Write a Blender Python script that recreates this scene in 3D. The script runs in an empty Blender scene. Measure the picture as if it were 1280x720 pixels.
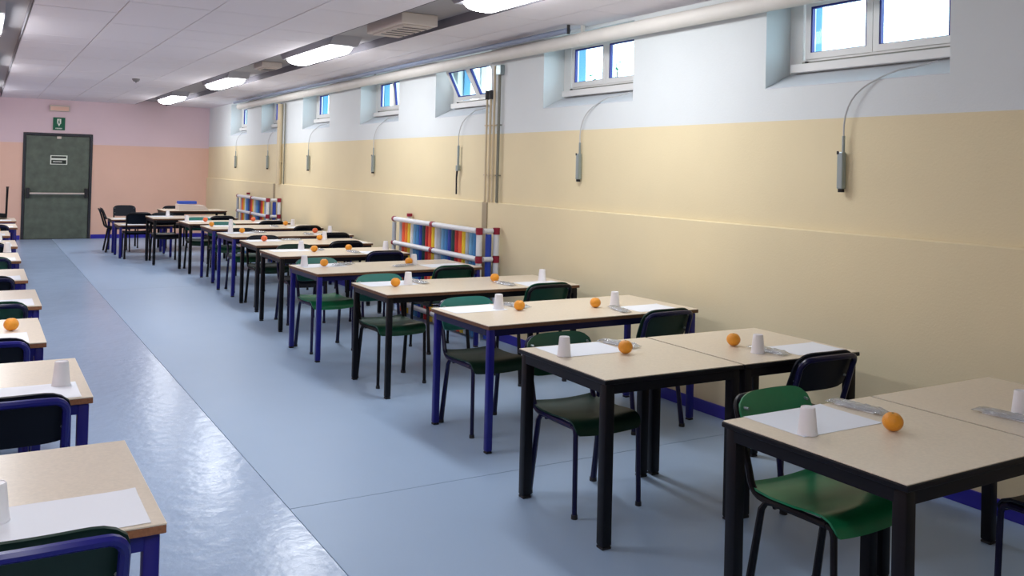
import bpy, bmesh, math, random
from mathutils import Vector, Matrix
random.seed(7)
S = bpy.context.scene
COL = S.collection
PI = math.pi

# ------------------------------------------------------------------ camera
cam = bpy.data.cameras.new('camera'); camo = bpy.data.objects.new('camera', cam); COL.objects.link(camo)
cam.sensor_fit = 'HORIZONTAL'; cam.sensor_width = 36.0
cam.lens = 1125.96 / 1280 * 36.0
cam.shift_y = -(360 - 198.45) / 1280
cam.clip_start = 0.05; cam.clip_end = 200
fw = Vector((0.50827, 0.86110, 0.01334)); rt = Vector((0.86075, -0.50844, 0.02455)); up = Vector((-0.02792, 0.00100, 0.99961))
M = Matrix(((rt.x, up.x, -fw.x), (rt.y, up.y, -fw.y), (rt.z, up.z, -fw.z)))
camo.matrix_world = Matrix.Translation((0, 0, 1.6553)) @ M.to_4x4()
S.camera = camo

# ------------------------------------------------------------------ world, exposure
W = bpy.data.worlds.new('world'); S.world = W; W.use_nodes = True
wn = W.node_tree.nodes; wl = W.node_tree.links
bg = wn['Background']
bg.inputs['Color'].default_value = (0.84, 0.93, 1.0, 1)
bg.inputs['Strength'].default_value = 5.0
S.view_settings.view_transform = 'Standard'
S.view_settings.look = 'None'
S.view_settings.gamma = 1.0
S.view_settings.use_curve_mapping = False
S.view_settings.exposure = 0.62
LAMP = 18.0        # radiance of the fluorescent diffusers
LAMP_COL = (0.95, 0.97, 1.0, 1)

# ------------------------------------------------------------------ materials
def mat(name, col, rough=0.5, metal=0.0, noise=0.0, nscale=30.0, bump=0.0, bscale=60.0, spec=None, col2=None, trans=0.0, alpha=None, emit=None, estr=0.0, coat=0.0, rvar=0.0):
    m = bpy.data.materials.new(name); m.use_nodes = True
    nt = m.node_tree; N = nt.nodes; L = nt.links
    b = N['Principled BSDF']
    b.inputs['Base Color'].default_value = (*col, 1); b.inputs['Roughness'].default_value = rough
    b.inputs['Metallic'].default_value = metal
    if spec is not None: b.inputs['Specular IOR Level'].default_value = spec
    if trans: b.inputs['Transmission Weight'].default_value = trans
    if coat: b.inputs['Coat Weight'].default_value = coat
    if emit: b.inputs['Emission Color'].default_value = (*emit, 1); b.inputs['Emission Strength'].default_value = estr
    tc = N.new('ShaderNodeTexCoord')
    if noise or col2:
        t = N.new('ShaderNodeTexNoise'); t.inputs['Scale'].default_value = nscale; t.inputs['Detail'].default_value = 5
        L.new(tc.outputs['Object'], t.inputs['Vector'])
        r = N.new('ShaderNodeValToRGB')
        c2 = col2 if col2 else tuple(max(0, c * (1 - noise)) for c in col)
        r.color_ramp.elements[0].position = 0.3; r.color_ramp.elements[1].position = 0.7
        r.color_ramp.elements[0].color = (*c2, 1); r.color_ramp.elements[1].color = (*col, 1)
        L.new(t.outputs['Fac'], r.inputs['Fac']); L.new(r.outputs['Color'], b.inputs['Base Color'])
        if rvar:
            mr = N.new('ShaderNodeMapRange'); mr.inputs['To Min'].default_value = rough - rvar; mr.inputs['To Max'].default_value = rough + rvar
            t2 = N.new('ShaderNodeTexNoise'); t2.inputs['Scale'].default_value = 3.0; t2.inputs['Detail'].default_value = 6
            L.new(tc.outputs['Object'], t2.inputs['Vector'])
            L.new(t2.outputs['Fac'], mr.inputs['Value']); L.new(mr.outputs['Result'], b.inputs['Roughness'])
    if bump:
        t = N.new('ShaderNodeTexNoise'); t.inputs['Scale'].default_value = bscale; t.inputs['Detail'].default_value = 4
        L.new(tc.outputs['Object'], t.inputs['Vector'])
        bp = N.new('ShaderNodeBump'); bp.inputs['Strength'].default_value = bump; bp.inputs['Distance'].default_value = 0.01
        L.new(t.outputs['Fac'], bp.inputs['Height']); L.new(bp.outputs['Normal'], b.inputs['Normal'])
    return m

def two_tone(name, low, high, zsplit):
    """wall paint: one colour up to the height zsplit, another above it"""
    m = mat(name, low, 0.75, bump=0.12, bscale=90)
    nt = m.node_tree; N = nt.nodes; L = nt.links; b = N['Principled BSDF']
    tc = N.new('ShaderNodeTexCoord'); sp = N.new('ShaderNodeSeparateXYZ'); L.new(tc.outputs['Object'], sp.inputs[0])
    gt = N.new('ShaderNodeMath'); gt.operation = 'GREATER_THAN'; gt.inputs[1].default_value = zsplit
    L.new(sp.outputs['Z'], gt.inputs[0])
    mx = N.new('ShaderNodeMix'); mx.data_type = 'RGBA'
    mx.inputs['A'].default_value = (*low, 1); mx.inputs['B'].default_value = (*high, 1)
    L.new(gt.outputs[0], mx.inputs['Factor'])
    t = N.new('ShaderNodeTexNoise'); t.inputs['Scale'].default_value = 1.5; t.inputs['Detail'].default_value = 6
    L.new(tc.outputs['Object'], t.inputs['Vector'])
    mr = N.new('ShaderNodeMapRange'); mr.inputs['To Min'].default_value = 0.93; mr.inputs['To Max'].default_value = 1.05
    L.new(t.outputs['Fac'], mr.inputs['Value'])
    vm = N.new('ShaderNodeVectorMath'); vm.operation = 'SCALE'
    L.new(mx.outputs['Result'], vm.inputs[0]); L.new(mr.outputs['Result'], vm.inputs['Scale'])
    L.new(vm.outputs[0], b.inputs['Base Color'])
    return m

MT = {}
MT['wall_right'] = two_tone('wall paint right', (0.82, 0.71, 0.46), (0.74, 0.79, 0.80), 2.02)
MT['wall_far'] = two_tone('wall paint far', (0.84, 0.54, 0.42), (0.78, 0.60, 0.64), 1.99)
MT['reveal'] = mat('reveal paint', (0.66, 0.70, 0.74), 0.7)
MT['floor_glossy'] = mat('vinyl waxed', (0.355, 0.48, 0.69), 0.24, noise=0.08, nscale=260, bump=0.34, bscale=12, rvar=0.06)
MT['floor'] = mat('vinyl worn', (0.345, 0.475, 0.67), 0.42, noise=0.08, nscale=260, bump=0.05, bscale=9, rvar=0.05)
MT['floor_base'] = mat('floor seam dark', (0.05, 0.06, 0.08), 0.8)
MT['tile'] = mat('ceiling tile', (0.88, 0.83, 0.87), 0.85, noise=0.06, nscale=160, bump=0.25, bscale=200)
MT['slab'] = mat('ceiling backing', (0.36, 0.34, 0.35), 0.85)
MT['trim_dark'] = mat('channel trim', (0.17, 0.16, 0.18), 0.8, spec=0.1)
MT['skirting'] = mat('skirting blue', (0.025, 0.02, 0.36), 0.35)
MT['laminate'] = mat('laminate', (0.80, 0.70, 0.56), 0.30, noise=0.10, nscale=90)
MT['edge_black'] = mat('edge black', (0.003, 0.003, 0.006), 0.45, spec=0.25)
MT['edge_wood'] = mat('edge wood', (0.16, 0.07, 0.03), 0.6, noise=0.3, nscale=80)
MT['edge_orange'] = mat('edge chipboard', (0.36, 0.15, 0.07), 0.6, noise=0.35, nscale=120)
MT['black'] = mat('steel black', (0.003, 0.003, 0.006), 0.45, spec=0.25)
MT['blue'] = mat('steel blue', (0.012, 0.012, 0.19), 0.30, spec=0.35)
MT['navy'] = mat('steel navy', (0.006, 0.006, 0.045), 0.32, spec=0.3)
MT['green_bright'] = mat('plastic green bright', (0.012, 0.21, 0.085), 0.28, noise=0.15, nscale=12)
MT['green'] = mat('plastic green', (0.006, 0.075, 0.040), 0.35, noise=0.15, nscale=12)
MT['teal'] = mat('plastic teal', (0.03, 0.20, 0.17), 0.35, noise=0.12, nscale=12)
MT['dark'] = mat('plastic dark', (0.003, 0.006, 0.014), 0.5, spec=0.25)
MT['dark_green'] = mat('plastic dark green', (0.005, 0.028, 0.018), 0.45, spec=0.3)
MT['paper'] = mat('paper', (0.86, 0.89, 0.95), 0.8, bump=0.1, bscale=20)
MT['cup'] = mat('cup plastic', (0.93, 0.92, 0.96), 0.35, trans=0.12)
MT['orange'] = mat('orange peel', (0.92, 0.36, 0.02), 0.40, noise=0.12, nscale=25, bump=0.35, bscale=220)
MT['mandarin'] = mat('mandarin peel', (0.86, 0.17, 0.06), 0.40, noise=0.12, nscale=25, bump=0.35, bscale=220)
MT['stem'] = mat('orange stem', (0.10, 0.10, 0.02), 0.7)
MT['wrap'] = mat('clear wrapper', (0.88, 0.90, 0.93), 0.12, trans=0.85, bump=0.5, bscale=60)
MT['cutlery'] = mat('white cutlery', (0.90, 0.90, 0.92), 0.25)
MT['napkin'] = mat('napkin', (0.92, 0.93, 0.96), 0.9, bump=0.2, bscale=40)
MT['pipe_white'] = mat('pipe white', (0.78, 0.76, 0.70), 0.55, noise=0.06, nscale=6)
MT['pipe_blue'] = mat('pipe grey', (0.22, 0.27, 0.38), 0.45)
MT['pipe_cream'] = mat('pipe cream', (0.62, 0.52, 0.35), 0.5)
MT['pipe_grey'] = mat('conduit grey', (0.20, 0.20, 0.16), 0.5)
MT['duct'] = mat('duct paint', (0.40, 0.33, 0.22), 0.6)
MT['metal_grey'] = mat('opener grey', (0.33, 0.40, 0.41), 0.35, metal=0.5)
MT['cable'] = mat('cable grey', (0.55, 0.57, 0.58), 0.5)
MT['dark_cap'] = mat('dark cap', (0.01, 0.01, 0.014), 0.5)
MT['frame_white'] = mat('window frame white', (0.80, 0.80, 0.78), 0.4)
MT['gasket'] = mat('window gasket navy', (0.01, 0.015, 0.22), 0.5)
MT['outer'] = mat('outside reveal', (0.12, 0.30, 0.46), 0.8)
MT['ground'] = mat('outside ground', (0.30, 0.32, 0.30), 0.9)
MT['leaf'] = mat('outside leaves', (0.05, 0.24, 0.13), 0.6)
MT['bark'] = mat('outside bark', (0.10, 0.07, 0.05), 0.8)
MT['door'] = mat('door green grey', (0.12, 0.15, 0.115), 0.45, noise=0.35, nscale=7, bump=0.05, bscale=50)
MT['door_frame'] = mat('door frame', (0.02, 0.022, 0.03), 0.5)
MT['bar'] = mat('panic bar', (0.72, 0.62, 0.55), 0.3, metal=0.4)
MT['sign_green'] = mat('sign green', (0.0, 0.12, 0.055), 0.5)
MT['sign_white'] = mat('sign white', (0.80, 0.84, 0.74), 0.5)
MT['sign_dark'] = mat('sign dark', (0.01, 0.02, 0.012), 0.5)
MT['housing'] = mat('lamp housing', (0.36, 0.35, 0.38), 0.55)
MT['vent'] = mat('vent beige', (0.60, 0.52, 0.47), 0.6)
MT['vent_dark'] = mat('vent slot', (0.20, 0.18, 0.18), 0.7)
MT['sky_box'] = mat('crate blue', (0.03, 0.10, 0.55), 0.5)
MT['box_white'] = mat('crate white', (0.74, 0.66, 0.62), 0.7)
MT['cap_red'] = mat('joint red', (0.28, 0.008, 0.035), 0.4)
MT['tube_white'] = mat('tube white', (0.80, 0.80, 0.84), 0.35)
TUBES = {'white': (0.74, 0.76, 0.80), 'grey': (0.42, 0.47, 0.52), 'lightblue': (0.14, 0.36, 0.60), 'skyblue': (0.05, 0.24, 0.55),
         'blue': (0.02, 0.06, 0.42), 'green': (0.01, 0.07, 0.07), 'red': (0.50, 0.02, 0.03), 'vermilion': (0.85, 0.12, 0.05),
         'orange': (0.88, 0.24, 0.03), 'yellow': (0.85, 0.60, 0.04), 'black': (0.02, 0.03, 0.05)}
for k, c in TUBES.items(): MT['tube_' + k] = mat('tube ' + k, c, 0.35)
m = bpy.data.materials.new('fluorescent diffuser'); m.use_nodes = True
nt = m.node_tree; nt.nodes.clear(); e = nt.nodes.new('ShaderNodeEmission'); o = nt.nodes.new('ShaderNodeOutputMaterial')
e.inputs['Color'].default_value = LAMP_COL; e.inputs['Strength'].default_value = LAMP; nt.links.new(e.outputs[0], o.inputs[0]); MT['diffuser'] = m
# window glass: thin pane, mostly clear
m = bpy.data.materials.new('window glass'); m.use_nodes = True
nt = m.node_tree; nt.nodes.clear(); o = nt.nodes.new('ShaderNodeOutputMaterial'); mx = nt.nodes.new('ShaderNodeMixShader')
tr = nt.nodes.new('ShaderNodeBsdfTransparent'); gl = nt.nodes.new('ShaderNodeBsdfGlossy'); gl.inputs['Roughness'].default_value = 0.05
tr.inputs['Color'].default_value = (0.82, 0.93, 0.97, 1); mx.inputs[0].default_value = 0.012
nt.links.new(tr.outputs[0], mx.inputs[1]); nt.links.new(gl.outputs[0], mx.inputs[2]); nt.links.new(mx.outputs[0], o.inputs[0]); MT['glass'] = m

# ------------------------------------------------------------------ mesh helpers
class MB:
    def __init__(s): s.v = []; s.f = []
    def add(s, v, f):
        o = len(s.v); s.v += [tuple(p) for p in v]; s.f += [tuple(i + o for i in q) for q in f]; return s
    def box(s, x0, x1, y0, y1, z0, z1, c=0.0):
        if c <= 0:
            v = [(x, y, z) for z in (z0, z1) for y in (y0, y1) for x in (x0, x1)]
            return s.add(v, [(0, 2, 3, 1), (4, 5, 7, 6), (0, 1, 5, 4), (2, 6, 7, 3), (0, 4, 6, 2), (1, 3, 7, 5)])
        # chamfered on every edge
        bm = bmesh.new(); bmesh.ops.create_cube(bm, size=1)
        for q in bm.verts: q.co = Vector(((x0 + x1) / 2 + q.co.x * (x1 - x0), (y0 + y1) / 2 + q.co.y * (y1 - y0), (z0 + z1) / 2 + q.co.z * (z1 - z0)))
        bmesh.ops.bevel(bm, geom=bm.edges[:], offset=c, segments=2, affect='EDGES', profile=0.5)
        bm.verts.index_update(); s.add([q.co[:] for q in bm.verts], [[q.index for q in f.verts] for f in bm.faces]); bm.free(); return s
    def prism(s, poly, a0, a1, axis='y'):
        n = len(poly); v = []
        for a in (a0, a1):
            for p, q in poly:
                v.append({'y': (p, a, q), 'x': (a, p, q), 'z': (p, q, a)}[axis])
        return s.add(v, [tuple(range(n)), tuple(range(2 * n - 1, n - 1, -1))] + [(i, i + n, (i + 1) % n + n, (i + 1) % n) for i in range(n)])
    def tube(s, pts, r, seg=8, flat=None):
        """round tube along pts; r may be a list; flat=(fx) squashes sideways"""
        P = [Vector(p) for p in pts]; n = len(P); R = r if isinstance(r, (list, tuple)) else [r] * n
        v = []; ref = None
        for i in range(n):
            t = (P[min(i + 1, n - 1)] - P[max(i - 1, 0)]).normalized()
            if ref is None: ref = Vector((1, 0, 0)) if abs(t.x) < 0.9 else Vector((0, 1, 0))
            a = (ref - t * ref.dot(t)).normalized(); b = t.cross(a); ref = a
            for k in range(seg):
                th = 2 * PI * k / seg
                v.append(P[i] + a * math.cos(th) * R[i] * (flat or 1) + b * math.sin(th) * R[i])
        f = [(i * seg + k, i * seg + (k + 1) % seg, (i + 1) * seg + (k + 1) % seg, (i + 1) * seg + k) for i in range(n - 1) for k in range(seg)]
        f += [tuple(range(seg - 1, -1, -1)), tuple((n - 1) * seg + k for k in range(seg))]
        return s.add(v, f)
    def lathe(s, prof, seg=20, c=(0, 0), cap0=True, cap1=True):
        n = len(prof)
        v = [(c[0] + r * math.cos(2 * PI * k / seg), c[1] + r * math.sin(2 * PI * k / seg), z) for r, z in prof for k in range(seg)]
        f = [(i * seg + k, i * seg + (k + 1) % seg, (i + 1) * seg + (k + 1) % seg, (i + 1) * seg + k) for i in range(n - 1) for k in range(seg)]
        if cap0: f.append(tuple(range(seg - 1, -1, -1)))
        if cap1: f.append(tuple((n - 1) * seg + k for k in range(seg)))
        return s.add(v, f)
    def sheet(s, fn, nu, nv, th):
        """solid sheet: fn(u,v)->(point, normal) for u,v in 0..1, thickness th along the normal"""
        top = []; bot = []
        for j in range(nv + 1):
            for i in range(nu + 1):
                p, n = fn(i / nu, j / nv); p = Vector(p); n = Vector(n).normalized()
                top.append(p + n * th / 2); bot.append(p - n * th / 2)
        w = nu + 1; N = len(top); f = []
        for j in range(nv):
            for i in range(nu):
                a, b, c, d = j * w + i, j * w + i + 1, (j + 1) * w + i + 1, (j + 1) * w + i
                f.append((a, b, c, d)); f.append((N + a, N + d, N + c, N + b))
        rim = [i for i in range(w)] + [j * w + nu for j in range(1, nv + 1)] + [nv * w + i for i in range(nu - 1, -1, -1)] + [j * w for j in range(nv - 1, 0, -1)]
        for a, b in zip(rim, rim[1:] + rim[:1]): f.append((a, N + a, N + b, b))
        return s.add(top + bot, f)
    def mesh(s, name, smooth=False):
        me = bpy.data.meshes.new(name); me.from_pydata([tuple(p) for p in s.v], [], s.f); me.update()
        bm = bmesh.new(); bm.from_mesh(me); bmesh.ops.recalc_face_normals(bm, faces=bm.faces[:]); bm.to_mesh(me); bm.free()
        if smooth:
            me.shade_smooth()
            try: me.set_sharp_from_angle(angle=math.radians(40))
            except Exception: pass
        return me
    def build(s, name, m, parent=None, smooth=False):
        me = s.mesh(name, smooth); me.materials.append(MT[m] if isinstance(m, str) else m)
        o = bpy.data.objects.new(name, me); COL.objects.link(o)
        if parent: o.parent = parent
        return o

def tag(o, label, cat, group=None, kind=None):
    if label: o['label'] = label
    if cat: o['category'] = cat
    if group: o['group'] = group
    if kind: o['kind'] = kind
    return o
def empty(name, loc=(0, 0, 0), rz=0.0):
    o = bpy.data.objects.new(name, None); COL.objects.link(o); o.location = loc; o.rotation_euler = (0, 0, rz); o.empty_display_size = 0.1; return o
def put(me, name, m, parent, loc=(0, 0, 0), rot=(0, 0, 0)):
    o = bpy.data.objects.new(name, me); COL.objects.link(o); o.parent = parent; o.location = loc; o.rotation_euler = rot
    if m and not me.materials: me.materials.append(MT[m])
    return o
def copy_tree(o, parent=None):
    c = o.copy(); COL.objects.link(c); c.parent = parent
    for ch in [q for q in o.children]: copy_tree(ch, c)
    return c
def struct(o): o['kind'] = 'structure'; return o
def arc(c, r, a0, a1, n, ax='yz', k=0.0):
    out = []
    for i in range(n + 1):
        a = a0 + (a1 - a0) * i / n; p, q = c[0] + r * math.cos(a), c[1] + r * math.sin(a)
        out.append({'yz': (k, p, q), 'xz': (p, k, q), 'xy': (p, q, k)}[ax])
    return out

XW = 4.438      # right wall plane
YF = 21.0       # far wall plane
XL = -1.5; YB = -1.6
ZC = 2.90
WINS = [(0.35, 1.65), (2.95, 4.26), (5.66, 6.98), (7.97, 9.26), (10.30, 11.61), (12.86, 14.16), (15.32, 16.62), (17.66, 18.98)]  # first window is unseen, added for the light it lets in

# ================================================================== SETTING
fl = struct(MB().box(XL, XW, YB, YF + .2, -0.12, -0.006).build('floor', 'floor_base'))
def sheet_piece(x0, x1, y0, y1, m):
    MB().box(x0, x1, y0, y1, -0.006, 0.0).build('floor_sheet', m, fl)
g = 0.0022
ys = [YB, 4.28, 12.6, YF]
for a, b in zip(ys[:-1], ys[1:]):
    sheet_piece(1.33 + g, XW, a + g, b - g, 'floor')
for a, b in zip([YB, 8.1], [8.1, YF]):
    sheet_piece(XL, 1.33 - g, a + 0.0005, b - 0.0005, 'floor_glossy')

# right wall with deep window recesses
wr = MB()
wr.box(XW, 4.81, YB, YF, -0.12, 2.23)
edges = [YB] + [e for w in WINS for e in w] + [YF]
for i in range(0, len(edges), 2): wr.box(XW, 4.81, edges[i], edges[i + 1], 2.23, 3.06)
for a, b in WINS: wr.box(XW, 4.81, a, b, 2.875, 3.06)
wall_right = struct(wr.build('wall_right', 'wall_right'))
for a, b in WINS:   # sloping plaster sill inside each recess
    o = MB().prism([(XW, 2.2302), (4.66, 2.2302), (4.66, 2.345), (XW, 2.235)], a + .001, b - .001).build('sloping_sill', 'reveal', wall_right)
# thicker lower wall
lw = MB()
for a, b in [(YB, 7.93), (8.03, 15.50), (15.60, YF)]:
    lw.prism([(XW, 0.0), (XW - 0.028, 0.0), (XW - 0.028, 1.329), (XW - 0.022, 1.335), (XW, 1.335)], a, b)
lw.build('wall_ledge', 'wall_right', wall_right)
struct(MB().box(XW - 0.044, XW - 0.0282, YB, 7.9, 0, 0.085, 0.003).build('baseboard_right', 'skirting'))
struct(MB().box(XW - 0.044, XW - 0.0282, 8.05, YF - .02, 0, 0.085, 0.003).build('baseboard_right', 'skirting'))
# far wall with the door opening
fwm = MB()
fwm.box(XL, 0.75, YF, YF + 0.25, -0.12, 3.06); fwm.box(2.05, XW, YF, YF + 0.25, -0.12, 3.06); fwm.box(0.75, 2.05, YF, YF + 0.25, 2.205, 3.06)
fwm.box(0.75, 2.05, YF + .2, YF + 0.25, -0.12, 2.205)
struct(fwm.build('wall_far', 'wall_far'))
struct(MB().box(XL, 0.74, YF - 0.014, YF - .0005, 0, 0.085).build('baseboard_far', 'skirting'))
struct(MB().box(2.06, XW - .05, YF - 0.014, YF - .0005, 0, 0.085).build('baseboard_far', 'skirting'))
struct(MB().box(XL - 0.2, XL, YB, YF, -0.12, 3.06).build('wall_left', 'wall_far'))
struct(MB().box(XL - .2, 4.95, YB - 0.2, YB, -0.12, 3.06).build('wall_back', 'wall_right'))

# ceiling: backing slab, panels laid between the two lamp channels
ceil = struct(MB().box(XL - .2, 4.95, YB - .2, YF + .25, 2.98, 3.06).build('ceiling', 'slab'))
cols = [(0.33, 0.965), (0.965, 1.60), (1.60, 2.235), (2.235, 2.865), (3.50, 3.97), (3.97, 4.438), (-0.95, -0.33), (-1.5, -0.95)]
pitch = 0.64
nrows = int((YF - YB) / pitch) + 1
tile_cache = {}
far_mb = MB()
for ci, (a, b) in enumerate(cols):
    for r in range(nrows):
        y1 = YF - r * pitch; y0 = max(YB, y1 - pitch)
        if y1 - y0 < 0.05: continue
        vis = ci < 6 and y1 > 5.0 and not (ci == 5 and y1 > 30)
        dz = random.uniform(-0.0015, 0.0015)
        if vis:
            key = (ci, round(y1 - y0, 2))
            if key not in tile_cache: tile_cache[key] = MB().box(0.004, b - a - 0.004, 0.0035, y1 - y0 - 0.0035, 0, 0.022).mesh('ceiling_panel')
            put(tile_cache[key], 'ceiling_panel', 'tile', ceil, (a, y0, ZC + dz))
        else:
            far_mb.box(a + .003, b - .003, y0 + .002, y1 - .002, ZC, ZC + .022)
o = far_mb.build('ceiling_panel_field', 'tile', ceil); o['kind'] = 'stuff'
# upstand trims hiding the lamplit panel edges; shade put into their dark colour
for x in (-0.325, 0.325, 2.87, 3.495):
    MB().box(x - 0.003, x + 0.003, YB, YF - .001, ZC - 0.001, 2.9795).build('channel_trim', 'trim_dark', ceil)

# door
dr = struct(empty('door_1', (0.75, YF, 0)))
fr = MB(); fr.box(0.0, 0.05, -0.02, 0.12, 0, 2.2); fr.box(0.05, 1.25, 0.0, 0.12, -0.004, 0.006); fr.box(1.25, 1.30, -0.02, 0.12, 0, 2.2); fr.box(0.05, 1.25, -0.02, 0.12, 2.15, 2.2)
fr.build('door_frame', 'door_frame', dr)
leaf = MB().box(0.055, 1.245, 0.01, 0.07, 0.0065, 2.145, 0.004).build('door_leaf', 'door', dr)
MB().tube([(0.14, -0.075, .95), (1.16, -0.075, .95)], 0.02, 10).build('panic_bar', 'bar', leaf, True)
for x in (0.075, 1.165): MB().box(x, x + 0.065, -0.10, 0.0098, 0.86, 1.06, 0.008).build('panic_latch', 'dark_cap', leaf)
MB().box(0.62, .70, -0.012, 0.0098, 2.09, 2.14).build('door_stop', 'bar', leaf)
pl = tag(empty('door_notice', (2.165 - .75, YF + 0.0085, 0)), 'small pale notice with two dark printed bands on the grey-green door', 'sign')
pl.location = (1.256, YF + 0.0095, 1.552)
MB().box(0, 0.32, -0.004, 0, 0, 0.192).build('plate', 'sign_white', pl)
MB().box(0.02, 0.30, -0.006, -0.0042, 0.015, 0.095).build('lower_band', 'sign_dark', pl)
MB().box(0.02, 0.30, -0.006, -0.0042, 0.135, 0.175).build('upper_band', 'sign_dark', pl)
dash = MB(); x = 0.05
for wdt in (0.02, 0.035, 0.02, 0.03, 0.015, 0.03, 0.025):
    dash.box(x, x + wdt - .004, -0.0072, -0.0062, 0.05, 0.068); x += wdt
dash.build('small_print', 'sign_white', pl)
sg = tag(empty('exit_sign', (1.285, YF, 2.27)), 'green emergency exit sign with white doorway and arrow above the door', 'sign')
MB().box(0, 0.225, -0.02, -0.0005, 0, 0.265, 0.002).build('plate', 'sign_green', sg)
MB().box(0.075, 0.15, -0.023, -0.0202, 0.135, 0.235).build('white_doorway', 'sign_white', sg)
MB().prism([(0.085, 0.135), (0.14, 0.135), (0.1125, 0.075)], -0.023, -0.0202).build('arrow', 'sign_white', sg)
rm = MB(); rm.lathe([(0.001, 0), (0.010, .0), (0.010, .002), (0.001, .002)], 10)
man = MB(); man.box(0.10, 0.122, -0.0245, -0.0232, 0.155, 0.20); man.box(0.092, 0.105, -0.0245, -0.0232, 0.135, 0.16); man.box(0.117, 0.13, -0.0245, -0.0232, 0.138, 0.162); man.box(0.106, 0.12, -0.0245, -0.0232, 0.205, 0.22)
man.build('running_figure', 'sign_green', sg)
ltr = MB(); x = 0.05
for _ in range(6): ltr.box(x, x + 0.014, -0.0222, -0.0202, 0.025, 0.048); x += 0.021
ltr.build('lettering', 'sign_white', sg)
el = tag(empty('emergency_lamp', (1.21, YF, 2.66)), 'pale boxy emergency lamp high above the exit sign', 'lamp')
MB().box(0, 0.38, -0.07, -0.0005, 0, 0.13, 0.008).build('case', 'vent', el)
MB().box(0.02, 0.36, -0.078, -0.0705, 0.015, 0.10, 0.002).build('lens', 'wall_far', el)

# ------------------------------------------------------------------ windows
def sash(y0, y1, z0, z1, x, parent, hinge=None, name='sash'):
    """white casement round a pane; local x is across the wall"""
    e = empty(name, (x, y0, z0)); e.parent = parent
    w = y1 - y0; h = z1 - z0; t = 0.042
    f = MB(); f.box(0, 0.05, 0, t, 0, h); f.box(0, 0.05, w - t, w, 0, h); f.box(0, 0.05, t, w - t, 0, t); f.box(0, 0.05, t, w - t, h - t, h)
    f.build('sash_frame', 'frame_white', e)
    k = 0.012
    f = MB(); f.box(0.004, 0.028, t, t + k, t, h - t); f.box(0.004, 0.028, w - t - k, w - t, t, h - t); f.box(0.004, 0.028, t + k, w - t - k, h - t - k, h - t); f.box(0.004, 0.028, t + k, w - t - k, t, t + .004)
    f.build('gasket', 'gasket', e)
    MB().box(0.016, 0.020, t + k, w - t - k, t + .004, h - t - k).build('pane', 'glass', e)
    return e
for i, (a, b) in enumerate(WINS):
    w = struct(empty('window_%d' % (i + 1), (4.60, a, 2.345)))
    W_ = b - a; mid = W_ / 2 + 0.0
    f = MB()      # fixed frame with a deep bottom rail
    f.box(0.06, 0.13, 0.002, 0.104, 0, 0.525); f.box(0.06, 0.13, W_ - 0.11, W_ - 0.002, 0, 0.525)
    f.box(0.06, 0.13, 0.05, W_ - 0.11, 0, 0.085); f.box(0.06, 0.13, 0.05, W_ - .11, 0.475, 0.525)
    f.box(0.06, 0.13, mid - 0.025, mid + 0.025, 0.085, 0.475)
    f.build('window_frame', 'frame_white', w)
    MB().box(0.0, 0.0598, 0.002, W_ - 0.06, 0.0, 0.055, 0.004).build('window_board', 'frame_white', w)
    MB().box(0.045, 0.0598, 0.09, W_ - 0.12, 0.062, 0.07).build('drip_rail', 'pipe_grey', w)
    MB().box(0.03, 0.0598, W_ - 0.17, W_ - 0.155, 0.055, 0.072).build('catch', 'dark_cap', w)
    s2 = sash(0.105, mid - 0.001, 0.087, 0.473, 0.055, w)
    s1 = sash(mid + 0.003, W_ - 0.135, 0.087, 0.473, 0.055, w)
    if i == 3:      # bottom-hung leaves tilted into the room
        for s_ in (s1, s2): s_.rotation_euler = (0, -math.radians(27), 0)
        st = MB().tube([(0.05, 0.03, .11), (-0.02, 0.02, .30)], 0.005, 6).build('stay', 'dark_cap', w)
    if i == 4: s2.rotation_euler = (0, -math.radians(6), 0)
    # outside jambs; the blue bloom of the bright panes is put into their colour
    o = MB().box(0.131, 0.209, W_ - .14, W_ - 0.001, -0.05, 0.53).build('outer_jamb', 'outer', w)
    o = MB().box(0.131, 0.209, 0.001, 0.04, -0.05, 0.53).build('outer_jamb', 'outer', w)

# outside: ground level strip and a shrub seen through one window
struct(MB().box(4.82, 30, -10, 40, 2.0, 2.2).build('ground', 'ground'))
sh = tag(empty('shrub', (6.6, 8.7, 2.2)), 'pale green shrub outside, glimpsed through the second window', 'shrub')
rnd = random.Random(3); lf = MB()
for _ in range(260):
    c = Vector((rnd.gauss(0, .22), rnd.gauss(0, .2), 0.35 + rnd.gauss(0, .3))); c.z = max(.05, min(1.2, c.z))
    a = rnd.uniform(0, 2 * PI); d = Vector((math.cos(a), math.sin(a), rnd.uniform(-.4, .6))).normalized() * .07; n = d.cross(Vector((0, 0, 1))).normalized() * .028
    lf.add([c, c + d * .5 + n, c + d, c + d * .5 - n], [(0, 1, 2, 3)])
o = lf.build('leaves', 'leaf', sh); o['kind'] = 'stuff'
MB().tube([(0, 0, 0), (.02, .01, .4), (-.02, .03, .8)], [.02, .014, .006], 6).build('stem', 'bark', sh)

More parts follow.
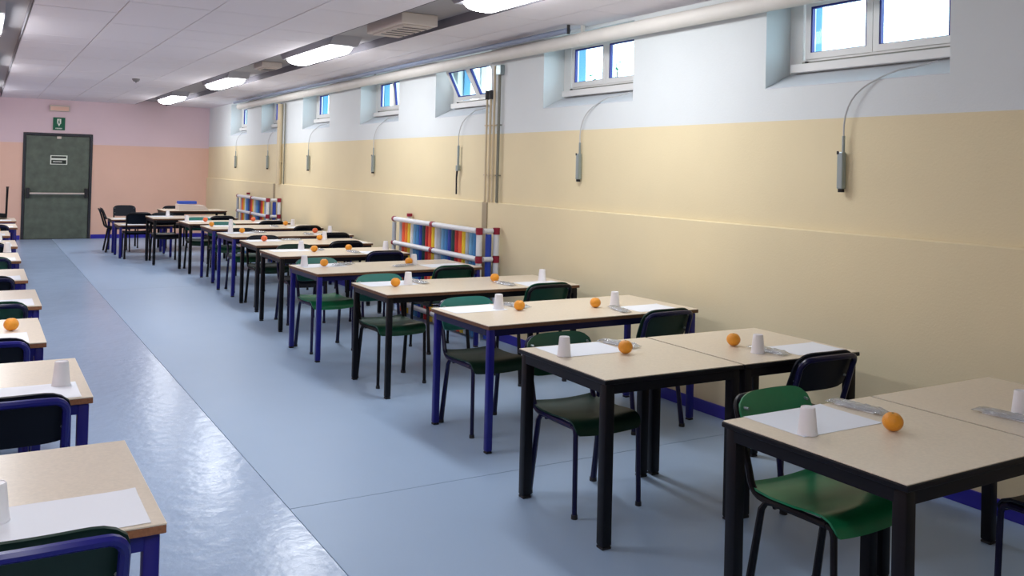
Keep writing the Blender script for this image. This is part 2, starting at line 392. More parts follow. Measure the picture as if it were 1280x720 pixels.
# ------------------------------------------------------------------ ceiling lamps
def lamp_fixture(x, y, L=1.46, name_label=None, group=None):
    e = empty('ceiling_lamp', (x, y, 2.98))
    h = MB()   # tray that slopes up at its ends into the channel
    h.prism([(-L / 2 - .22, -0.0005), (L / 2 + .22, -0.0005), (L / 2 + .10, -0.085), (-L / 2 - .10, -0.085)], -0.15, 0.15, 'x')
    h.build('housing', 'housing', e)
    nx, ny = 14, 12; v = []; f = []
    ys = [-L / 2, -L / 2 + .012, -L / 2 + .04] + [-L / 2 + .09 + (L - .18) * k / 6 for k in range(7)] + [L / 2 - .04, L / 2 - .012, L / 2]
    dep = [.0, .55, .85] + [1] * 7 + [.85, .55, .0]
    for yy, d in zip(ys, dep):
        for k in range(nx + 1):
            a = PI * k / nx
            v.append((-0.135 * math.cos(a) * (0.90 + .10 * d), yy, -0.0855 - 0.075 * d * (math.sin(a) ** .6)))
    for j in range(len(ys) - 1):
        for k in range(nx): f.append((j * (nx + 1) + k, j * (nx + 1) + k + 1, (j + 1) * (nx + 1) + k + 1, (j + 1) * (nx + 1) + k))
    MB().add(v, f).build('diffuser', 'diffuser', e, True)
    return e
rl = ['ceiling lamp at the top edge of the photo, nearest in the right channel', 'second ceiling lamp in the right channel, above the tilted window', 'third ceiling lamp in the right channel', 'farthest ceiling lamp, near the end wall']
for y, lb in zip((5.2, 9.65, 14.05, 18.45), rl):
    tag(lamp_fixture(3.175, y), lb, 'ceiling lamp')
for y, lb in ((.8, 'unseen ceiling lamp added in the left channel to brighten the near zone'), (5.2, 'ceiling lamp of the left channel, nearest in front of the viewpoint'), (9.65, 'glowing ceiling lamp in the left channel, only its corner in view'), (14.05, 'ceiling lamp of the left channel, second from the end wall'), (18.45, 'ceiling lamp of the left channel, close to the end wall')):  # first lamp is unseen, added for more even light in the near zone
    tag(lamp_fixture(0.0, y), lb, 'ceiling lamp')
def vent_box(x, y, lx, ly, dz, label):
    e = tag(empty('ceiling_vent', (x, y, 2.98)), label, 'vent')
    MB().box(-lx / 2, lx / 2, -ly / 2, ly / 2, -dz, -0.0005, 0.01).build('box', 'vent', e)
    MB().box(-lx / 2 + .04, lx / 2 - .04, -ly / 2 + .05, ly / 2 - .05, -dz - .014, -dz - .0002, 0.004).build('grille_frame', 'vent', e)
    for k in range(5): MB().box(-lx / 2 + .06, lx / 2 - .06, -ly / 2 + .10 + k * (ly - .2) / 5, -ly / 2 + .12 + k * (ly - .2) / 5, -dz - .02, -dz - .0145).build('slat', 'vent_dark', e)
vent_box(3.20, 7.42, 0.34, .80, 0.10, 'boxy beige ceiling vent between the two nearest lamps')
vent_box(3.20, 11.75, 0.26, .42, 0.07, 'small pale ceiling vent between the second and third lamps')
sd = tag(empty('smoke_detector', (1.98, 14.5, ZC)), 'small round smoke detector in mid ceiling', 'detector')
MB().lathe([(0.055, -0.0025), (0.055, -0.02), (0.035, -0.045), (0.01, -0.05)], 16).build('body', 'vent_dark', sd, True)
MB().lathe([(0.012, -0.0505), (0.010, -0.06), (0.002, -0.062)], 10).build('sensor', 'dark_cap', sd, True)

# ------------------------------------------------------------------ pipes on the right wall
hp = tag(empty('ceiling_pipe', (4.352, 0, 2.782)), 'thick white pipe running along the top of the right wall', 'pipe')
MB().tube([(0, YB + .01, 0), (0, 6.4, 0), (0, 17.95, 0.0)], 0.058, 18).build('pipe_run', 'pipe_white', hp, True)
for y in (1.7, 6.25, 10.9, 12.3, 16.9):
    MB().box(-0.012, 0.012, y - .015, y + .015, 0.0585, 0.117).build('pipe_hanger', 'pipe_white', hp)
    MB().tube([(0, y - .02, 0), (0, y + .02, 0)], 0.0605, 18).build('pipe_clamp', 'pipe_white', hp, True)
hp2 = tag(empty('water_pipe', (4.24, 0, 2.85)), 'thin bluish grey pipe beside the thick white one under the ceiling', 'pipe')
MB().tube([(0, 6.3, 0), (0, 17.9, 0)], 0.024, 10).build('pipe_run', 'pipe_blue', hp2, True)
MB().tube([(0.0, 6.3, -0.03), (0.0, 6.3, .045)], 0.014, 8).build('pipe_hook', 'dark_cap', hp2, True)
for k, (y, zt, r, m, nm) in enumerate([(7.99, 2.46, .011, 'pipe_cream', 'leftmost cream riser pipe with a dark valve beside the tilted window'), (7.915, 2.46, .012, 'pipe_cream', 'second cream riser pipe with a dark valve beside the tilted window'), (7.84, 2.70, .012, 'pipe_cream', 'third cream riser pipe, without a valve'), (7.745, 2.60, .015, 'pipe_grey', 'dark grey riser conduit under a small junction box')]):
    e = tag(empty('riser_pipe', (XW - 0.03, y, 0)), nm, 'pipe')
    MB().tube([(0, 0, 1.336), (0, 0, zt)], r, 8).build('pipe_run', m, e, True)
    if k < 2: MB().tube([(0, 0, zt - .09), (0, 0, zt)], r * 1.9, 8).build('valve', 'dark_cap', e, True)
    for z in (1.6, 2.1): MB().box(-.014, .028, -.018, .018, z, z + .012).build('clip', m, e)
    if k == 3: MB().box(-0.02, 0.028, -0.045, 0.045, zt + .001, zt + .10, .005).build('junction_box', 'metal_grey', e)
cs = tag(empty('pipe_duct', (XW - 0.034, 7.98, 0)), 'brown-grey boxed duct on the wall behind the near colourful frame', 'duct')
MB().box(-0.006, 0.032, -0.048, 0.048, 0.0, 1.33, .004).build('duct_body', 'duct', cs)
cs2 = tag(empty('pipe_duct', (XW - 0.034, 15.55, 0)), 'narrow boxed duct on the wall behind the far colourful frame', 'duct')
MB().box(-0.006, 0.032, -0.048, 0.048, 0.0, 1.33, .004).build('duct_body', 'duct', cs2)
e = tag(empty('riser_pipe', (XW - 0.05, 15.25, 0)), 'wide cream riser pipe beside the second farthest window', 'pipe')
MB().tube([(0, 0, 1.336), (0, 0, 2.70)], 0.045, 12).build('pipe_run', 'pipe_cream', e, True)
MB().box(-.03, .045, -.05, .05, 1.7, 1.72).build('clip', 'pipe_cream', e)
e = tag(empty('riser_pipe', (XW - 0.03, 15.02, 0)), 'thin grey riser pipe just nearer than the wide cream one', 'pipe')
MB().tube([(0, 0, 1.336), (0, 0, 2.70)], 0.012, 8).build('pipe_run', 'pipe_grey', e, True)

# ------------------------------------------------------------------ window openers hanging on the wall
odd = ['nearest', 'second nearest', 'third nearest', 'fourth nearest', 'third farthest', 'second farthest', 'farthest']
OP = [(3.615, 2.95), (6.345, 5.66), (8.60, 7.97), (11.03, 10.3), (13.73, 12.86), (16.04, 15.32), (18.37, 17.66)]
for i, (y, wy) in enumerate(OP):
    e = tag(empty('window_opener', (XW - 0.03, y, 1.58)), ('third nearest grey window opener, with a crank handle, under the tilted window' if i == 2 else '%s grey window opener hanging on a thin cable from its sill' % odd[i]), 'window opener')
    if i != 2:
        MB().box(-0.018, 0.018, -0.020, 0.020, 0.015, 0.235, .006).build('gearbox', 'metal_grey', e)
        MB().tube([(0, -.012, .235), (0, -.012, .33)], .009, 8).build('rod', 'metal_grey', e, True)
        MB().tube([(0, 0.0, -.004), (0, 0.0, .0148)], .019, 10).build('end_cap', 'dark_cap', e, True)
        MB().box(-0.02, -.0182, .005, .02, .22, .24).build('screw', 'dark_cap', e)
        zt = .33
    else:
        MB().tube([(0, 0, 0.12), (0, 0, .33)], .013, 8).build('rod', 'metal_grey', e, True)
        MB().box(-0.016, 0.016, -0.018, 0.028, 0.06, 0.1198, .004).build('gearbox', 'metal_grey', e)
        MB().tube([(0, 0.02, 0.06), (0, .032, -.02), (0, .026, -.19)], [.011, .009, .009], 8).build('crank_handle', 'dark_cap', e, True)
        zt = .33
    ye = wy - y + .12                       # cable end at the sill corner
    P0 = Vector((0, -.012 if i != 2 else 0, zt)); P1 = Vector((-.02, P0.y, zt + .32)); P2 = Vector((0.02, ye * .45, zt + .34)); P3 = Vector((0.10, ye, .735))
    pts = []
    for k in range(15):
        t = k / 14; pts.append(P0 * (1 - t) ** 3 + P1 * 3 * t * (1 - t) ** 2 + P2 * 3 * t * t * (1 - t) + P3 * t ** 3)
    for q in pts:
        if q.y > ye and q.z < .70: q.x = min(q.x, .02)
    MB().tube(pts, .005, 6).build('cable', 'cable', e, True)

# ------------------------------------------------------------------ colourful tube frames (guards) by the wall
SEQ = ['grey', 'vermilion', 'orange', 'yellow', 'white', 'lightblue', 'skyblue', 'blue', 'green', 'red', 'vermilion', 'yellow', 'white', 'grey', 'lightblue', 'skyblue', 'blue', 'green', 'red', 'vermilion', 'yellow', 'grey', 'lightblue', 'skyblue']
def guard(yn, length, label):
    x0 = 4.17; x1 = 4.36; e = tag(empty('tube_guard', (x0, yn, 0)), label, 'guard')
    dx = x1 - x0
    for z, nm in ((1.065, 'rail'), (0.79, 'rail'), (0.12, 'rail')):
        MB().tube([(0, 0.045, z), (0, length - .03, z)], .027, 10).build(nm, 'tube_white', e, True)
        MB().tube([(0.045, 0, z), (dx - .045, 0, z)], .025, 10).build(nm, 'tube_white', e, True)
        MB().tube([(0, length / 2 - .03, z), (0, length / 2 + .03, z)], .032, 10).build('joint', 'cap_red', e, True)
        MB().tube([(0, length - .03, z), (0, length + .01, z)], .032, 10).build('joint', 'cap_red', e, True)
        for px in (0, dx): MB().tube([(px, 0, z - .035), (px, 0, z + .030)], .034, 12).build('joint', 'cap_red', e, True)
    for px in (0, dx):
        MB().tube([(px, 0, .825), (px, 0, 1.03)], .029, 12).build('post', 'tube_white', e, True)
        MB().tube([(px, 0, .155), (px, 0, .755)], .029, 12).build('post', 'tube_white', e, True)
        MB().tube([(px, 0, 0), (px, 0, .085)], .029, 12).build('foot', 'tube_white', e, True)
    MB().tube([(0, length - .01, 0), (0, length - .01, 1.03)], .024, 12).build('post', 'tube_grey', e, True)
    MB().tube([(dx, length - .01, 0), (dx, length - .01, 1.09)], .024, 12).build('post', 'tube_white', e, True)
    MB().tube([(dx, length - .01, 1.09), (dx, length - .01, 1.125)], .034, 12).build('joint', 'cap_red', e, True)
    n = len(SEQ); st = (length - .19) / n; me = {}
    for k in range(n):                       # far end first
        y = length - .09 - k * st; c = SEQ[k]
        if c not in me: me[c] = MB().tube([(0, 0, .015), (0, 0, 1.03)], .031, 10).mesh('coloured_tube', True); me[c].materials.append(MT['tube_' + c])
        put(me[c], 'coloured_tube', None, e, (0.062, y, 0.0))
    for k, (c, x) in enumerate((('blue', .118),)):
        put(me[c], 'coloured_tube', None, e, (x, 0.03, 0))
    return e
guard(7.65, 2.08, 'colourful upright tubes in a white frame with red joints, nearer the camera')
guard(15.07, 2.05, 'colourful upright tubes in a white frame with red joints, far down the wall')

# ================================================================== FURNITURE
_tcache = {}
def make_table(w, d, leg_m, top_style, h=0.75, leg=0.042):
    key = (round(w, 2), round(d, 2), leg_m, top_style, h)
    if key in _tcache: return copy_tree(_tcache[key])
    r = empty('dining_table')
    lam = 0.024 if top_style != 'black' else 0.020
    if top_style == 'black':
        MB().box(0.004, w - .004, 0.004, d - .004, h - 0.004, h, 0.0015).build('tabletop', 'laminate', r)
        MB().box(0, w, 0, d, h - 0.024, h - 0.0042, 0.004).build('edge_band', 'edge_black', r)
        ap0, ap1 = h - 0.068, h - 0.0242; leg = 0.052
    else:
        MB().box(0, w, 0, d, h - 0.005, h, 0.0015).build('tabletop', 'laminate', r)
        MB().box(0.0005, w - .0005, 0.0005, d - .0005, h - 0.026, h - 0.0052, 0.002).build('edge_band', 'edge_wood' if top_style == 'wood' else 'edge_orange', r)
        ap0, ap1 = h - 0.066, h - 0.0262
    i = 0.012; a = MB(); t = 0.022
    a.box(i + .04, w - i - .04, i, i + t, ap0, ap1); a.box(i + .04, w - i - .04, d - i - t, d - i, ap0, ap1)
    a.box(i, i + t, i + .04, d - i - .04, ap0, ap1); a.box(w - i - t, w - i, i + .04, d - i - .04, ap0, ap1)
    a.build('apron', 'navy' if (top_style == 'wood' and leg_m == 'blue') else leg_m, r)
    lm = None
    for lx in (i, w - i - leg):
        for ly in (i, d - i - leg):
            l = MB().box(lx, lx + leg, ly, ly + leg, 0.012, ap1 - .0005, 0.009).build('leg', leg_m, r, True)
            MB().box(lx + .002, lx + leg - .002, ly + .002, ly + leg - .002, 0, 0.0118, .003).build('foot_cap', 'dark_cap', l)
    _tcache[key] = r
    return r

_ccache = {}
def make_chair(frame, panel, seat):
    key = (frame, panel, seat)
    if key in _ccache: return copy_tree(_ccache[key])
    r = empty('school_chair')
    hw = 0.188; rr = 0.0125
    def side(sx):
        x = sx * hw
        p = [(x, .19, .428), (x, -.10, .428)]
        p += [(x, -.10 - .07 * math.sin(a), .428 + .07 * (1 - math.cos(a))) for a in [PI / 2 * k / 5 for k in range(1, 5)]]
        p += [(x, -.178, .52), (x, -.240, .725)]
        return p
    L = side(-1); R = side(1)
    top = []
    for k in range(0, 6):
        a = PI / 2 * k / 5
        top.append((-hw + .05 * (1 - math.cos(a)), -.240 - .012 * math.sin(a) - .004 * k, .722 + .048 * math.sin(a)))
    midp = [(-.07, -.276, .772), (0, -.28, .773), (.07, -.276, .772)]
    top2 = [(-q[0], q[1], q[2]) for q in reversed(top)]
    MB().tube(L[:-1] + top + midp + top2 + list(reversed(R[:-1])), .0145, 8).build('frame', frame, r, True)
    for sx in (-1, 1):
        x = sx * hw
        MB().tube([(x, .19, .4275), (x * 1.0, .212, .42), (x * 1.01, .222, .395), (x * 1.03, .232, 0.012)], rr, 8).build('leg', frame, r, True)
        MB().tube([(x, -.04, .4275), (x * 1.01, -.085, .42), (x * 1.03, -.105, .39), (x * 1.08, -.165, .012)], [rr, rr, rr * 1.1, rr * 1.35], 8).build('leg', frame, r, True)
        for q in ((x * 1.03, .232, .016), (x * 1.08, -.166, .020)):
            MB().lathe([(q[2], 0), (q[2] * .95, .02)], 10, (q[0], q[1])).build('foot_cap', 'dark_cap', r, True)
    MB().tube([(-hw, -.05, .412), (hw, -.05, .412)], .009, 6).build('crossbar', frame, r, True)
    # moulded seat with a waterfall front
    prof = [(-.178, .462), (-.15, .449), (-.06, .441), (.05, .443), (.13, .450), (.18, .450), (.212, .438), (.230, .415), (.236, .385)]
    def seatfn(u, v):
        k = v * (len(prof) - 1); i = min(int(k), len(prof) - 2); t = k - i
        y = prof[i][0] * (1 - t) + prof[i + 1][0] * t; z = prof[i][1] * (1 - t) + prof[i + 1][1] * t
        dy, dz = prof[i + 1][0] - prof[i][0], prof[i + 1][1] - prof[i][1]
        s = (u - .5) * 2; wd = .20 * (1 - .12 * (abs(v - .5) * 2) ** 6)
        return (s * wd, y, z + .010 * s * s - .004), (0, -dz, dy)
    MB().sheet(seatfn, 10, 16, .009).build('seat', seat, r, True)
    # curved back panel with rounded corners
    def backfn(u, v):
        s = (u - .5) * 2; tv = (v - .5) * 2
        wd = .204 * (1 - (.17 if tv > 0 else .03) * abs(tv) ** 5); z = .592 + .205 * v - (.016 * abs(s) ** 6 if v > .5 else -.012 * abs(s) ** 6) * abs(tv)
        y = -.196 - .075 * v - .020 * (1 - s * s) + .036
        return (s * wd, y, z), (0, 1, .35)
    MB().sheet(backfn, 12, 8, .009).build('backrest', panel, r, True)
    for sx in (-1, 1):
        for z, y in ((.655, -.196), (.745, -.226)):
            MB().tube([(sx * .172, y + .026 , z), (sx * .180, y - .006, z)], .006, 6).build('rivet', 'metal_grey', r)
    _ccache[key] = r
    return r

def orange_proto(m):
    r = empty('orange'); v = MB(); R = .0365; pr = []
    for k in range(0, 13):
        a = -PI / 2 + PI * k / 12; rr = R * math.cos(a); z = R * .93 + R * .93 * math.sin(a)
        if k == 12: z -= .004
        if k == 11: z -= .001
        pr.append((max(rr, .0004), z))
    v.lathe(pr, 20).build('peel', m, r, True)
    MB().lathe([(.0055, R * 1.86 - .005), (.004, R * 1.86 - .0022), (.001, R * 1.86 - .002)], 7).build('stem_end', 'stem', r)
    return r
def cup_proto():
    r = empty('plastic_cup')
    pr = [(.0345, 0), (.0355, .002), (.0345, .006)]
    for k in range(8):
        z = .010 + k * .0105; rr = .0338 - .0085 * k / 8
        pr += [(rr, z), (rr - .0006, z + .005)]
    pr += [(.0252, .093), (.0235, .0955), (.0225, .0955), (.0215, .0935), (.0005, .0932)]
    MB().lathe(pr, 24, cap0=False).build('cup_wall', 'cup', r, True)
    MB().lathe([(.0345, 0), (.0362, .0), (.0362, .004), (.0345, .004)], 24, cap0=False, cap1=False).build('rim', 'cup', r, True)
    return r
def packet_proto():
    r = empty('cutlery_packet')
    rn = random.Random(5)
    gx, gy = 8, 18; H = [[rn.uniform(0.0, .006) for _ in range(gx + 1)] for _ in range(gy + 1)]
    def fn(u, v):
        s = (u - .5) * 2; e = (1 - s ** 4) * (1 - (2 * v - 1) ** 8)
        return (s * .034 + .004 * math.sin(9 * v), (v - .5) * .25, .0075 + .010 * e + H[round(v * gy)][round(u * gx)] * e), (0, 0, 1)
    MB().sheet(fn, gx, gy, .0006).build('wrapper', 'wrap', r)
    MB().box(-.026, .026, -.085, .085, .0005, .0045, .001).build('napkin', 'napkin', r)
    MB().sheet(lambda u, v: (((u - .5) * (.010 + .004 * math.cos(v * PI)) - .010, -.10 + .13 * v, .0078 + .001 * math.sin(v * 3)), (0, 0, 1)), 2, 8, .002).build('fork_handle', 'cutlery', r)
    b = MB(); b.sheet(lambda u, v: (((u - .5) * .021 - .010, .03 + .022 * v, .0075 - .002 * math.sin(v * PI)), (0, 0, 1)), 2, 4, .002)
    for k in range(4): b.box(-.0195 + k * .0055, -.0165 + k * .0055, .052, .085, .0062, .0082)
    b.build('fork_head', 'cutlery', r)
    MB().sheet(lambda u, v: (((u - .5) * (.011 + .005 * math.sin(v * PI)) + .011, -.10 + .20 * v, .0078), (0, 0, 1)), 2, 8, .002).build('knife', 'cutlery', r)
    return r
_mats = {}
def placemat(w, d, seed):
    rn = random.Random(seed); a = rn.uniform(.001, .003)
    def fn(u, v):
        c = ((2 * u - 1) ** 8) * ((2 * v - 1) ** 8)
        return (u * w, v * d, .0008 + a * c * (1 if u * v > .5 else .3)), (0, 0, 1)
    return MB().sheet(fn, 12, 8, .0007)

TZ = 0.75
T = [  # x, y, width, depth, turn, legs, top style, ordinal
    (2.397, 1.704, 1.60, .775, 0.007, 'black', 'black', 'first'),
    (2.379, 3.180, 1.635, .765, -0.018, 'black', 'black', 'second'),
    (2.572, 4.576, 1.649, .74, 0.023, 'blue', 'wood', 'third'),
    (2.527, 5.983, 1.669, .72, 0.0, 'black', 'wood', 'fourth'),
    (2.467, 7.349, 1.607, .745, 0.030, 'blue', 'wood', 'fifth'),
    (2.581, 8.841, 1.40, .767, -0.002, 'black', 'wood', 'sixth'),
    (2.685, 10.129, 1.39, .78, -0.007, 'black', 'wood', 'seventh'),
    (2.720, 11.392, 1.60, .80, 0.015, 'blue', 'wood', 'eighth'),
    (2.780, 12.789, 1.59, .79, 0.002, 'blue', 'wood', 'ninth'),
    (2.699, 13.955, 1.55, .80, 0.017, 'black', 'wood', 'tenth'),
    (2.410, 15.330, 1.34, .79, 0.0, 'black', 'wood', 'eleventh'),
]
LEGW = {'black': 'black', 'blue': 'blue'}
for x, y, w, d, th, lg, st, ordn in T:
    if ordn in ('first', 'second'):
        h = w / 2 - .002 + (.043 if ordn == 'first' else 0)
        for k, sd_ in ((0, 'left'), (1, 'right')):
            t = make_table(h, d, lg, st); o = k * (h + .006)
            t.location = (x + o * math.cos(th), y + o * math.sin(th), 0); t.rotation_euler = (0, 0, th)
            tag(t, 'square black-edged table, %s half of the %s pair from the camera, right-hand row' % (sd_, 'nearest' if ordn == 'first' else 'second'), 'table', 'tables of the right-hand row')
    else:
        t = make_table(w, d, lg, st); t.location = (x, y, 0); t.rotation_euler = (0, 0, th)
        tag(t, 'long beige dining table with %s legs, %s from the camera in the right-hand row' % (LEGW[lg], ordn), 'table', 'tables of the right-hand row')
# low and far tables at the end of the row
t = make_table(0.88, .72, 'blue', 'wood', h=.565); t.location = (2.06, 16.55, 0); tag(t, 'low blue-legged table jutting left near the end of the row', 'table', 'low tables at the far end')
t = make_table(0.88, .72, 'blue', 'wood', h=.60); t.location = (2.07, 17.62, 0); tag(t, 'farther low table, behind the other low one', 'table', 'low tables at the far end')
t = make_table(1.15, .78, 'black', 'wood'); t.location = (2.98, 17.75, 0); tag(t, 'farthest table, before the end wall with the blue crate', 'table', 'tables of the right-hand row')
# left column
TL = [(-1.17, 2.389, 1.60, .77, 'first'), (-1.20, 3.793, 1.60, .775, 'second'), (-1.29, 5.016, 1.60, .79, 'third'), (-1.245, 6.28, 1.60, .80, 'fourth'), (-1.265, 7.639, 1.60, .80, 'fifth'),
      (-1.26, 9.11, 1.60, .80, 'sixth'), (-1.24, 10.617, 1.60, .80, 'seventh'), (-1.27, 12.10, 1.60, .80, 'eighth'), (-1.15, 13.50, 1.60, .80, 'ninth'), (-1.12, 14.93, 1.60, .80, 'tenth')]
for x, y, w, d, ordn in TL:
    t = make_table(w, d, 'blue', 'orange'); t.location = (x, y, 0)
    tag(t, 'long beige table with blue legs, %s from the camera in the left-hand row' % ordn, 'table', 'tables of the left-hand row')

# ------------------------------------------------------------------ chairs
def chair(x, y, rz, fr_, pn, st_, label, group):
    c = make_chair(fr_, pn, st_); c.location = (x, y, 0); c.rotation_euler = (0, 0, rz); tag(c, label, 'chair', group); return c
NM = {'green_bright': 'bright green', 'green': 'green', 'teal': 'teal green', 'dark': 'dark blue', 'dark_green': 'dark green'}
FAR = [(2.80, 2.375, 0.03, 'black', 'green_bright', 'green_bright'), (2.685, 3.785, 0.0, 'navy', 'green', 'dark_green'), (2.85, 5.15, 0.02, 'navy', 'teal', 'dark_green'),
       (2.80, 6.56, 0.03, 'black', 'teal', 'green'), (2.74, 7.95, 0.03, 'navy', 'teal', 'green_bright'), (2.98, 9.43, 0, 'navy', 'dark_green', 'dark'), (2.985, 10.74, 0, 'black', 'dark', 'dark_green'),
       (3.05, 12.02, 0, 'navy', 'dark', 'green'), (3.1, 13.40, 0, 'black', 'teal', 'green'), (3.0, 14.58, 0, 'black', 'teal', 'dark_green'), (2.70, 15.95, 0, 'black', 'dark', 'dark')]
for (x, y, a, f_, p_, s_), tb in zip(FAR, T):
    chair(x, y, PI + a, f_, p_, s_, '%s chair facing the camera behind the left place of the %s right-row table' % (NM[p_], tb[7]), 'chairs on the far side of the right row')
NEAR = [(3.60, 1.80, 0, 'navy', 'dark', 'dark'), (3.66, 3.30, -.02, 'navy', 'dark', 'dark'), (3.82, 4.70, 0.03, 'navy', 'dark_green', 'dark'), (3.83, 6.10, 0, 'black', 'green', 'dark_green'), (3.69, 7.46, .02, 'black', 'green', 'dark_green'),
        (3.65, 8.95, 0, 'navy', 'dark', 'dark'), (3.70, 10.24, 0, 'black', 'dark', 'dark'), (4.0, 11.50, 0, 'black', 'dark', 'dark'), (4.09, 12.90, 0, 'black', 'dark', 'dark'), (3.9, 14.06, 0, 'black', 'dark', 'dark'), (3.47, 15.45, 0, 'black', 'dark', 'dark')]
for (x, y, a, f_, p_, s_), tb in zip(NEAR, T):
    chair(x, y, a, f_, p_, s_, '%s chair seen from behind, tucked under the right place of the %s right-row table' % (NM[p_], tb[7]), 'chairs on the near side of the right row')
LC = [(.135, 2.56, 'blue', 'dark_green', 'dark'), (.115, 3.965, 'blue', 'dark', 'dark'), (.033, 5.18, 'blue', 'dark', 'dark'), (.075, 6.44, 'navy', 'green', 'green'), (.045, 7.80, 'navy', 'dark', 'dark'),
      (.06, 9.27, 'navy', 'green', 'green'), (.06, 10.78, 'navy', 'dark', 'dark'), (.05, 12.26, 'navy', 'dark', 'dark'), (.15, 13.66, 'navy', 'dark', 'dark')]
for (x, y, f_, p_, s_), tb in zip(LC, TL):
    chair(x, y, 0, f_, p_, s_, '%s chair seen from behind, tucked under the %s left-row table' % (NM[p_], tb[4]), 'chairs of the left row')
chair(2.17, 17.97, -PI / 2, 'black', 'dark', 'dark', 'dark chair side-on at the left end of the low tables', 'chairs at the far end')
chair(2.45, 18.75, PI, 'black', 'dark', 'dark', 'dark chair behind the farther low table', 'chairs at the far end')
chair(3.32, 18.55, PI, 'black', 'dark', 'dark', 'dark chair behind the farthest table, under the blue crate', 'chairs at the far end')
chair(2.35, 16.62, 0, 'black', 'dark', 'dark', 'dark chair pulled under the nearer low table', 'chairs at the far end')
# chair upside down on the last table of the left row
c = chair(0.10, 15.33, 0.3, 'black', 'dark', 'dark', 'chair turned upside down on the last left-row table, legs in the air', 'chairs of the left row')
c.rotation_euler = (PI, 0, 0.0); c.location = (0.17, 15.60, 0.75 + .475)

# ------------------------------------------------------------------ things laid on the tables
CUP = CO = None
OR_ = None
protos = {}
def thing(kind, x, y, z, rz=0.0, label='', cat='', group=None, name=None):
    if kind not in protos:
        protos[kind] = {'orange': lambda: orange_proto('orange'), 'mandarin': lambda: orange_proto('mandarin'), 'cup': cup_proto, 'packet': packet_proto}[kind]()
        o = protos[kind]
    else: o = copy_tree(protos[kind])
    o.location = (x, y, z); o.rotation_euler = (0, 0, rz); tag(o, label, cat, group); return o
def paper(x0, x1, y0, y1, rz, label, seed):
    o = placemat(x1 - x0, y1 - y0, seed).build('paper_placemat', 'paper', None, True)
    o.location = (x0, y0, TZ + .0003); o.rotation_euler = (0, 0, rz); tag(o, label, 'placemat', 'paper placemats'); return o
PZ = TZ + 0.0016
def tn(i): return '%s right-row table' % T[i][7]
# left places: placemat rectangle, cup, orange, packet
LP = [
 ((2.50, 2.92, 2.185, 2.475, .0), (2.545, 2.21), (2.862, 2.10, 'orange'), (3.01, 2.37, .12)),
 ((2.475, 2.87, 3.655, 3.925, -.018), (2.50, 3.685), (2.82, 3.61, 'orange'), (2.93, 3.81, .3)),
 ((2.60, 2.985, 5.045, 5.29, .023), (2.945, 5.115), (3.04, 5.01, 'orange'), (3.10, 5.17, .3)),
 ((2.57, 2.97, 6.42, 6.68, 0), (2.895, 6.45), (2.755, 6.37, 'orange'), (3.02, 6.54, .15)),
 ((2.50, 2.91, 7.80, 8.06, .03), (2.54, 7.94), (2.70, 7.865, 'orange'), (2.90, 7.92, -1.1)),
 ((2.66, 3.06, 9.33, 9.58, 0), (3.00, 9.50), (3.06, 9.24, 'orange'), (3.16, 9.45, .2)),
 ((2.74, 3.14, 10.62, 10.88, 0), None, (2.915, 10.65, 'mandarin'), (3.27, 10.75, 1.4)),
 ((2.78, 3.16, 11.90, 12.17, .015), (2.865, 12.10), (2.995, 12.02, 'orange'), (3.22, 12.05, .5)),
 ((2.84, 3.22, 13.30, 13.55, 0), (3.18, 13.42), (2.885, 13.32, 'orange'), None),
 ((2.74, 3.10, 14.45, 14.72, .015), (2.76, 14.46), (3.03, 14.43, 'mandarin'), None),
 ((2.45, 2.82, 15.80, 16.09, 0), (2.74, 15.97), None, None),
]
for i, (pp, cp, og, pk) in enumerate(LP):
    a = 'left place of the ' + tn(i)
    if pp: paper(*pp, 'white paper placemat at the ' + a, i)
    if cp: thing('cup', cp[0], cp[1], PZ, 0, 'upturned white plastic cup at the ' + a, 'cup', 'plastic cups')
    if og: thing(og[2], og[0], og[1], TZ + .0003 if i not in (6, 7, 9, 4, 8) else PZ, i, '%s at the %s' % ('round orange' if og[2] == 'orange' else 'reddish orange', a), 'orange', 'oranges')
    if pk: thing('packet', pk[0], pk[1], TZ + .0005, pk[2], 'clear packet of white cutlery at the ' + a, 'cutlery', 'cutlery packets')
RP = [
 ((3.62, 4.0 - .03, 1.75, 2.02, .0), (3.53, 2.02), None, (3.44, 2.02, .1)),
 ((3.62, 3.975, 3.205, 3.44, -.018), (3.47, 3.345), (3.49, 3.54, 'orange'), (3.462, 3.345, .05)),
 ((3.75, 4.10, 4.65, 4.895, .023), (3.77, 4.955), (3.585, 4.925, 'orange'), (3.665, 4.77, -.2)),
 ((3.74, 4.12, 6.02, 6.28, .0), (4.03, 6.29), (3.63, 6.38, 'orange'), (3.62, 6.20, .1)),
 ((3.58, 4.00, 7.47, 7.74, .03), (3.55, 7.79), (3.49, 7.77, 'orange'), (3.39, 7.66, -1.2)),
 ((3.50, 3.88, 8.88, 9.15, 0), (3.88, 9.27), (3.455, 9.28, 'orange'), (3.43, 9.08, .1)),
 ((3.64, 4.02, 10.16, 10.42, -.007), (3.695, 10.78), (3.60, 10.68, 'orange'), None),
 ((3.84, 4.20, 11.46, 11.72, .015), (4.12, 11.80), (3.925, 11.84, 'mandarin'), (3.76, 11.62, .1)),
 ((3.88, 4.24, 12.84, 13.08, 0), (4.07, 13.32), (3.985, 13.41, 'orange'), (3.75, 13.18, .1)),
 ((3.72, 4.08, 14.02, 14.28, .015), None, (3.77, 14.44, 'mandarin'), None),
 ((3.20, 3.58, 15.38, 15.66, 0), None, None, None),
]
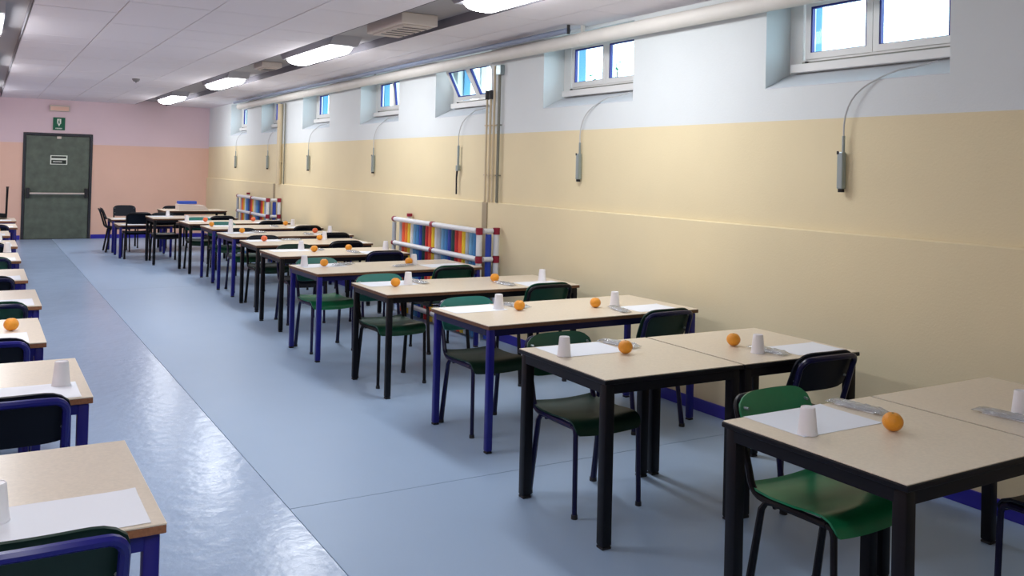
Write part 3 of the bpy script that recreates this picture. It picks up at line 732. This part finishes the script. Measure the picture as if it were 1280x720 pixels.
for i, (pp, cp, og, pk) in enumerate(RP):
    a = 'right place of the ' + tn(i)
    if pp: paper(*pp, 'white paper placemat at the ' + a, 40 + i)
    if cp: thing('cup', cp[0], cp[1], TZ + (.0003 if i not in (1,) else .0175) if False else TZ + .0003, 0, 'upturned white plastic cup at the ' + a, 'cup', 'plastic cups')
    if og: thing(og[2], og[0], og[1], TZ + .0003, i * 2, '%s at the %s' % ('round orange' if og[2] == 'orange' else 'reddish orange', a), 'orange', 'oranges')
    if pk: thing('packet', pk[0] if i != 1 else 3.545, pk[1], TZ + .0005, pk[2], 'clear packet of white cutlery at the ' + a, 'cutlery', 'cutlery packets')
# left row
LR = [((-.02, .395, 2.405, 2.675, 0), (.055, 2.585), None), ((-.04, .36, 3.805, 4.07, 0), (.305, 4.035), None), ((-.16, .235, 5.03, 5.33, 0), None, (.165, 5.415)), ((-.08, .315, 6.30, 6.60, 0), None, None),
      ((-.1, .29, 7.66, 7.93, 0), None, None), ((-.1, .30, 9.13, 9.40, 0), (.25, 9.96), None), ((-.1, .31, 10.64, 10.92, 0), (.20, 11.2), None), ((-.1, .28, 12.12, 12.4, 0), None, (.20, 12.55)), ((-.02, .40, 13.52, 13.8, 0), None, None), ((.0, .42, 14.95, 15.2, 0), None, None)]
for i, (pp, cp, og) in enumerate(LR):
    a = '%s left-row table' % TL[i][4]
    paper(*pp, 'white paper placemat on the ' + a, 70 + i)
    if cp: thing('cup', cp[0], cp[1], PZ if i < 2 else TZ + .0003, 0, 'upturned white plastic cup on the ' + a, 'cup', 'plastic cups')
    if og: thing('orange', og[0], og[1], TZ + .0003, 1, 'orange on the ' + a, 'orange', 'oranges')
# far low tables
paper(2.12, 2.50, 16.60, 16.86, 0, 'placemat on the nearer low table', 90).location.z = .5653
paper(2.55, 2.90, 16.62, 16.88, 0, 'second placemat on the nearer low table, further right', 91).location.z = .5653
paper(2.12, 2.48, 17.70, 17.95, 0, 'placemat on the farther low table', 92).location.z = .6003
o = thing('cup', 2.52, 17.75, .6003, 0, 'upturned cup on the farther low table', 'cup', 'plastic cups')
o = thing('mandarin', 2.52, 16.75, .5653, 0, 'orange on the nearer low table', 'orange', 'oranges')
# crate on the farthest table
cr = tag(empty('storage_crate', (3.28, 17.95, .7502)), 'pale crate with a blue lid standing on the farthest table', 'crate')
MB().prism([(0, 0), (.56, 0), (.46, .09), (0, .11)], 0, .38, 'y').build('crate_body', 'box_white', cr)
MB().box(0.02, .36, .19, .37, .1105, .165, .006).build('lid', 'sky_box', cr)
